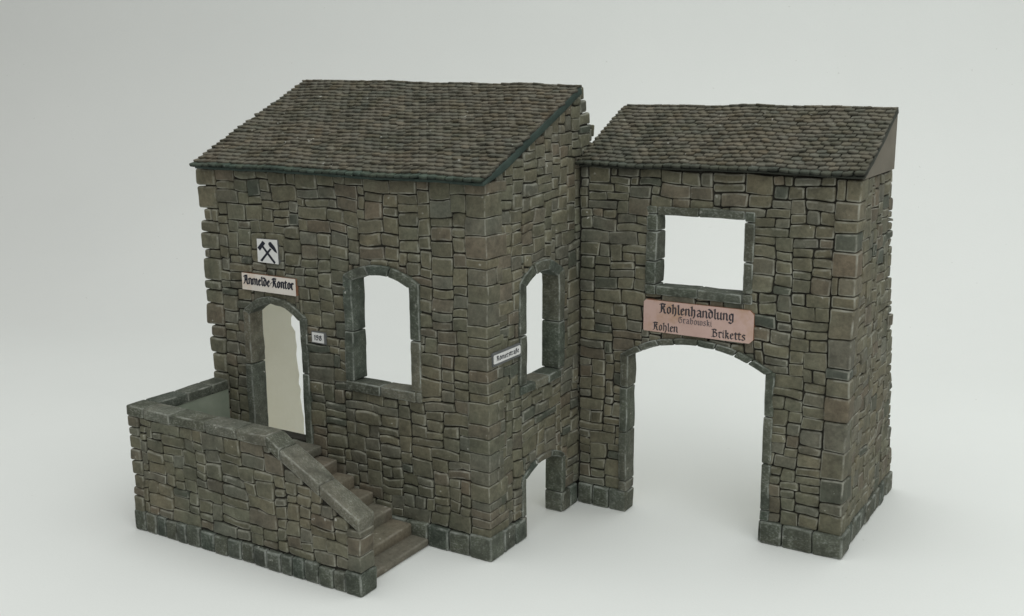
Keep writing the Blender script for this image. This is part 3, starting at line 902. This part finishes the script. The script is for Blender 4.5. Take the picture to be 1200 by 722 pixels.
# street sign
sp = Plane((.0, .36, 10.74), (0, 1, 0), (1, 0, 0)); w, h = 2.62, .46
o = plate('street_sign', 'narrow street sign lettered R\u00f6merstra\u00dfe on the gable corner', sp, w, h, [(-.05, -.14), (w + .05, -.14), (w + .05, h + .1), (-.05, h + .1)], M_GREYPL, M_GREYPL, .12)
a = Acc(); slab(a, sp, [(0, .03), (.04, 0), (w - .06, 0), (w, .06), (w, h - .06), (w - .06, h), (.06, h), (0, h - .06)], [], .1, .16, (.4, .4, .4), 0, 0, 0)
a.build('name_panel', [M_WHITE], o)
ink = Ink(w, h, .01); ink.text('R\u00f6merstra\u00dfe', .22, 2.45, .13, .25, 1.1)
ink.build('lettering', sp, .16, M_INK, o)

# coal merchant's board
sp = Plane((4.26, DY, 11.13), (1, 0, 0), (0, -1, 0)); w, h = 6.38, 1.80
c = .22
o = plate('merchant_board', 'large pink board with clipped corners lettered Kohlenhandlung over the wide arch', sp, w, h, [(.05, .02), (w - c, 0), (w, c), (w, h - c), (w - c, h), (c * .6, h), (0, h - c * .6), (0, .1)], M_COAL, M_RUST, .17)
ink = Ink(w, h, .0125)
ink.text('Kohlenhandlung', .98, 5.30, 1.13, .52, 1.12)
ink.text('Kohlen', .60, 2.10, .12, .44, 1.05)
ink.text('Briketts', 4.06, 5.98, .13, .44, 1.0)
ink.build('lettering', sp, .17, M_BOARDINK, o)
ink = Ink(w, h, .0125); ink.text('Grabowski', 2.08, 4.06, .68, .34, .8)
ink.build('lettering', sp, .17, M_FADEINK, o)

# ================================================================== SHEET AND BACKDROP
acc = Acc()
prof = [(-75, 0), (-40, 0), (-10, 0), (20, 0), (34, 0)]
Rr, y0 = 34., 46.
for k in range(0, 17):
    t = math.radians(86) * k / 16
    prof.append((y0 + Rr * math.sin(t), Rr - Rr * math.cos(t)))
e = prof[-1]; prof.append((e[0] + 5, e[1] + 70))
xs = np.linspace(-150, 150, 31)
V, F = [], []
ang = math.radians(20)            # the sheet is hung square to the camera, not to the model
for (y, z) in prof:
    for x in xs: V.append((8 + x * math.cos(ang) - y * math.sin(ang), x * math.sin(ang) + y * math.cos(ang), z))
n = len(xs)
for j in range(len(prof) - 1):
    for i in range(n - 1): F.append((j * n + i, j * n + i + 1, (j + 1) * n + i + 1, (j + 1) * n + i))
acc.add(V, F)
g = acc.build('backdrop', [M_PAPER]); g['kind'] = 'structure'

# ================================================================== LIGHT
def area(name, loc, target, size, power, color):
    l = bpy.data.lights.new(name, 'AREA'); l.shape = 'RECTANGLE'; l.size, l.size_y = size[0] * S, size[1] * S
    l.energy = power; l.color = color
    o = bpy.data.objects.new(name, l); col.objects.link(o)
    o.location = Vector(loc) * S
    d = (Vector(target) - Vector(loc)).normalized()
    o.rotation_euler = d.to_track_quat('-Z', 'Y').to_euler()
    return o
area('softbox_light', (22, 0, 98), (12, 6, 0), (150, 110), 6.8, (.93, 1.0, .985))
area('fill_light', (120, -85, 75), (5, 0, 8), (110, 90), 5.6, (.99, 1.0, .97))

w = bpy.data.worlds.new('World'); scene.world = w; w.use_nodes = True
bg = w.node_tree.nodes['Background']; bg.inputs[0].default_value = (1.0, .99, .955, 1)
tc = w.node_tree.nodes.new('ShaderNodeTexCoord'); sx = w.node_tree.nodes.new('ShaderNodeSeparateXYZ')
mr = w.node_tree.nodes.new('ShaderNodeMapRange')              # world light graded bright overhead, dim at the sides, shaped to darken the backdrop
for i_, v_ in ((1, -.1), (2, .9), (3, .185), (4, .62)): mr.inputs[i_].default_value = v_
w.node_tree.links.new(tc.outputs['Generated'], sx.inputs[0]); w.node_tree.links.new(sx.outputs['Z'], mr.inputs[0]); w.node_tree.links.new(mr.outputs[0], bg.inputs[1])

# ================================================================== CAMERA
cam = bpy.data.cameras.new('camera'); co = bpy.data.objects.new('camera', cam); col.objects.link(co)
Rm = Matrix(((0.8521948291703305, -0.10468267525148324, 0.5126455994520422),
             (0.5231681267229135, 0.18487591453811078, -0.8319350980725209),
             (-0.0076866323307977725, 0.977170626720784, 0.2123169375191755)))
mw = Rm.to_4x4(); mw.translation = Vector((29.18409659, -44.9698747, 25.39777162)) * S
co.matrix_world = mw
cam.sensor_fit = 'HORIZONTAL'; cam.sensor_width = 36; cam.lens = 1274.8958 / 1200 * 36
cam.clip_start = .01; cam.clip_end = 50
scene.camera = co

vs = scene.view_settings
vs.view_transform = 'Standard'; vs.look = 'None'; vs.exposure = 0; vs.gamma = 1; vs.use_curve_mapping = False
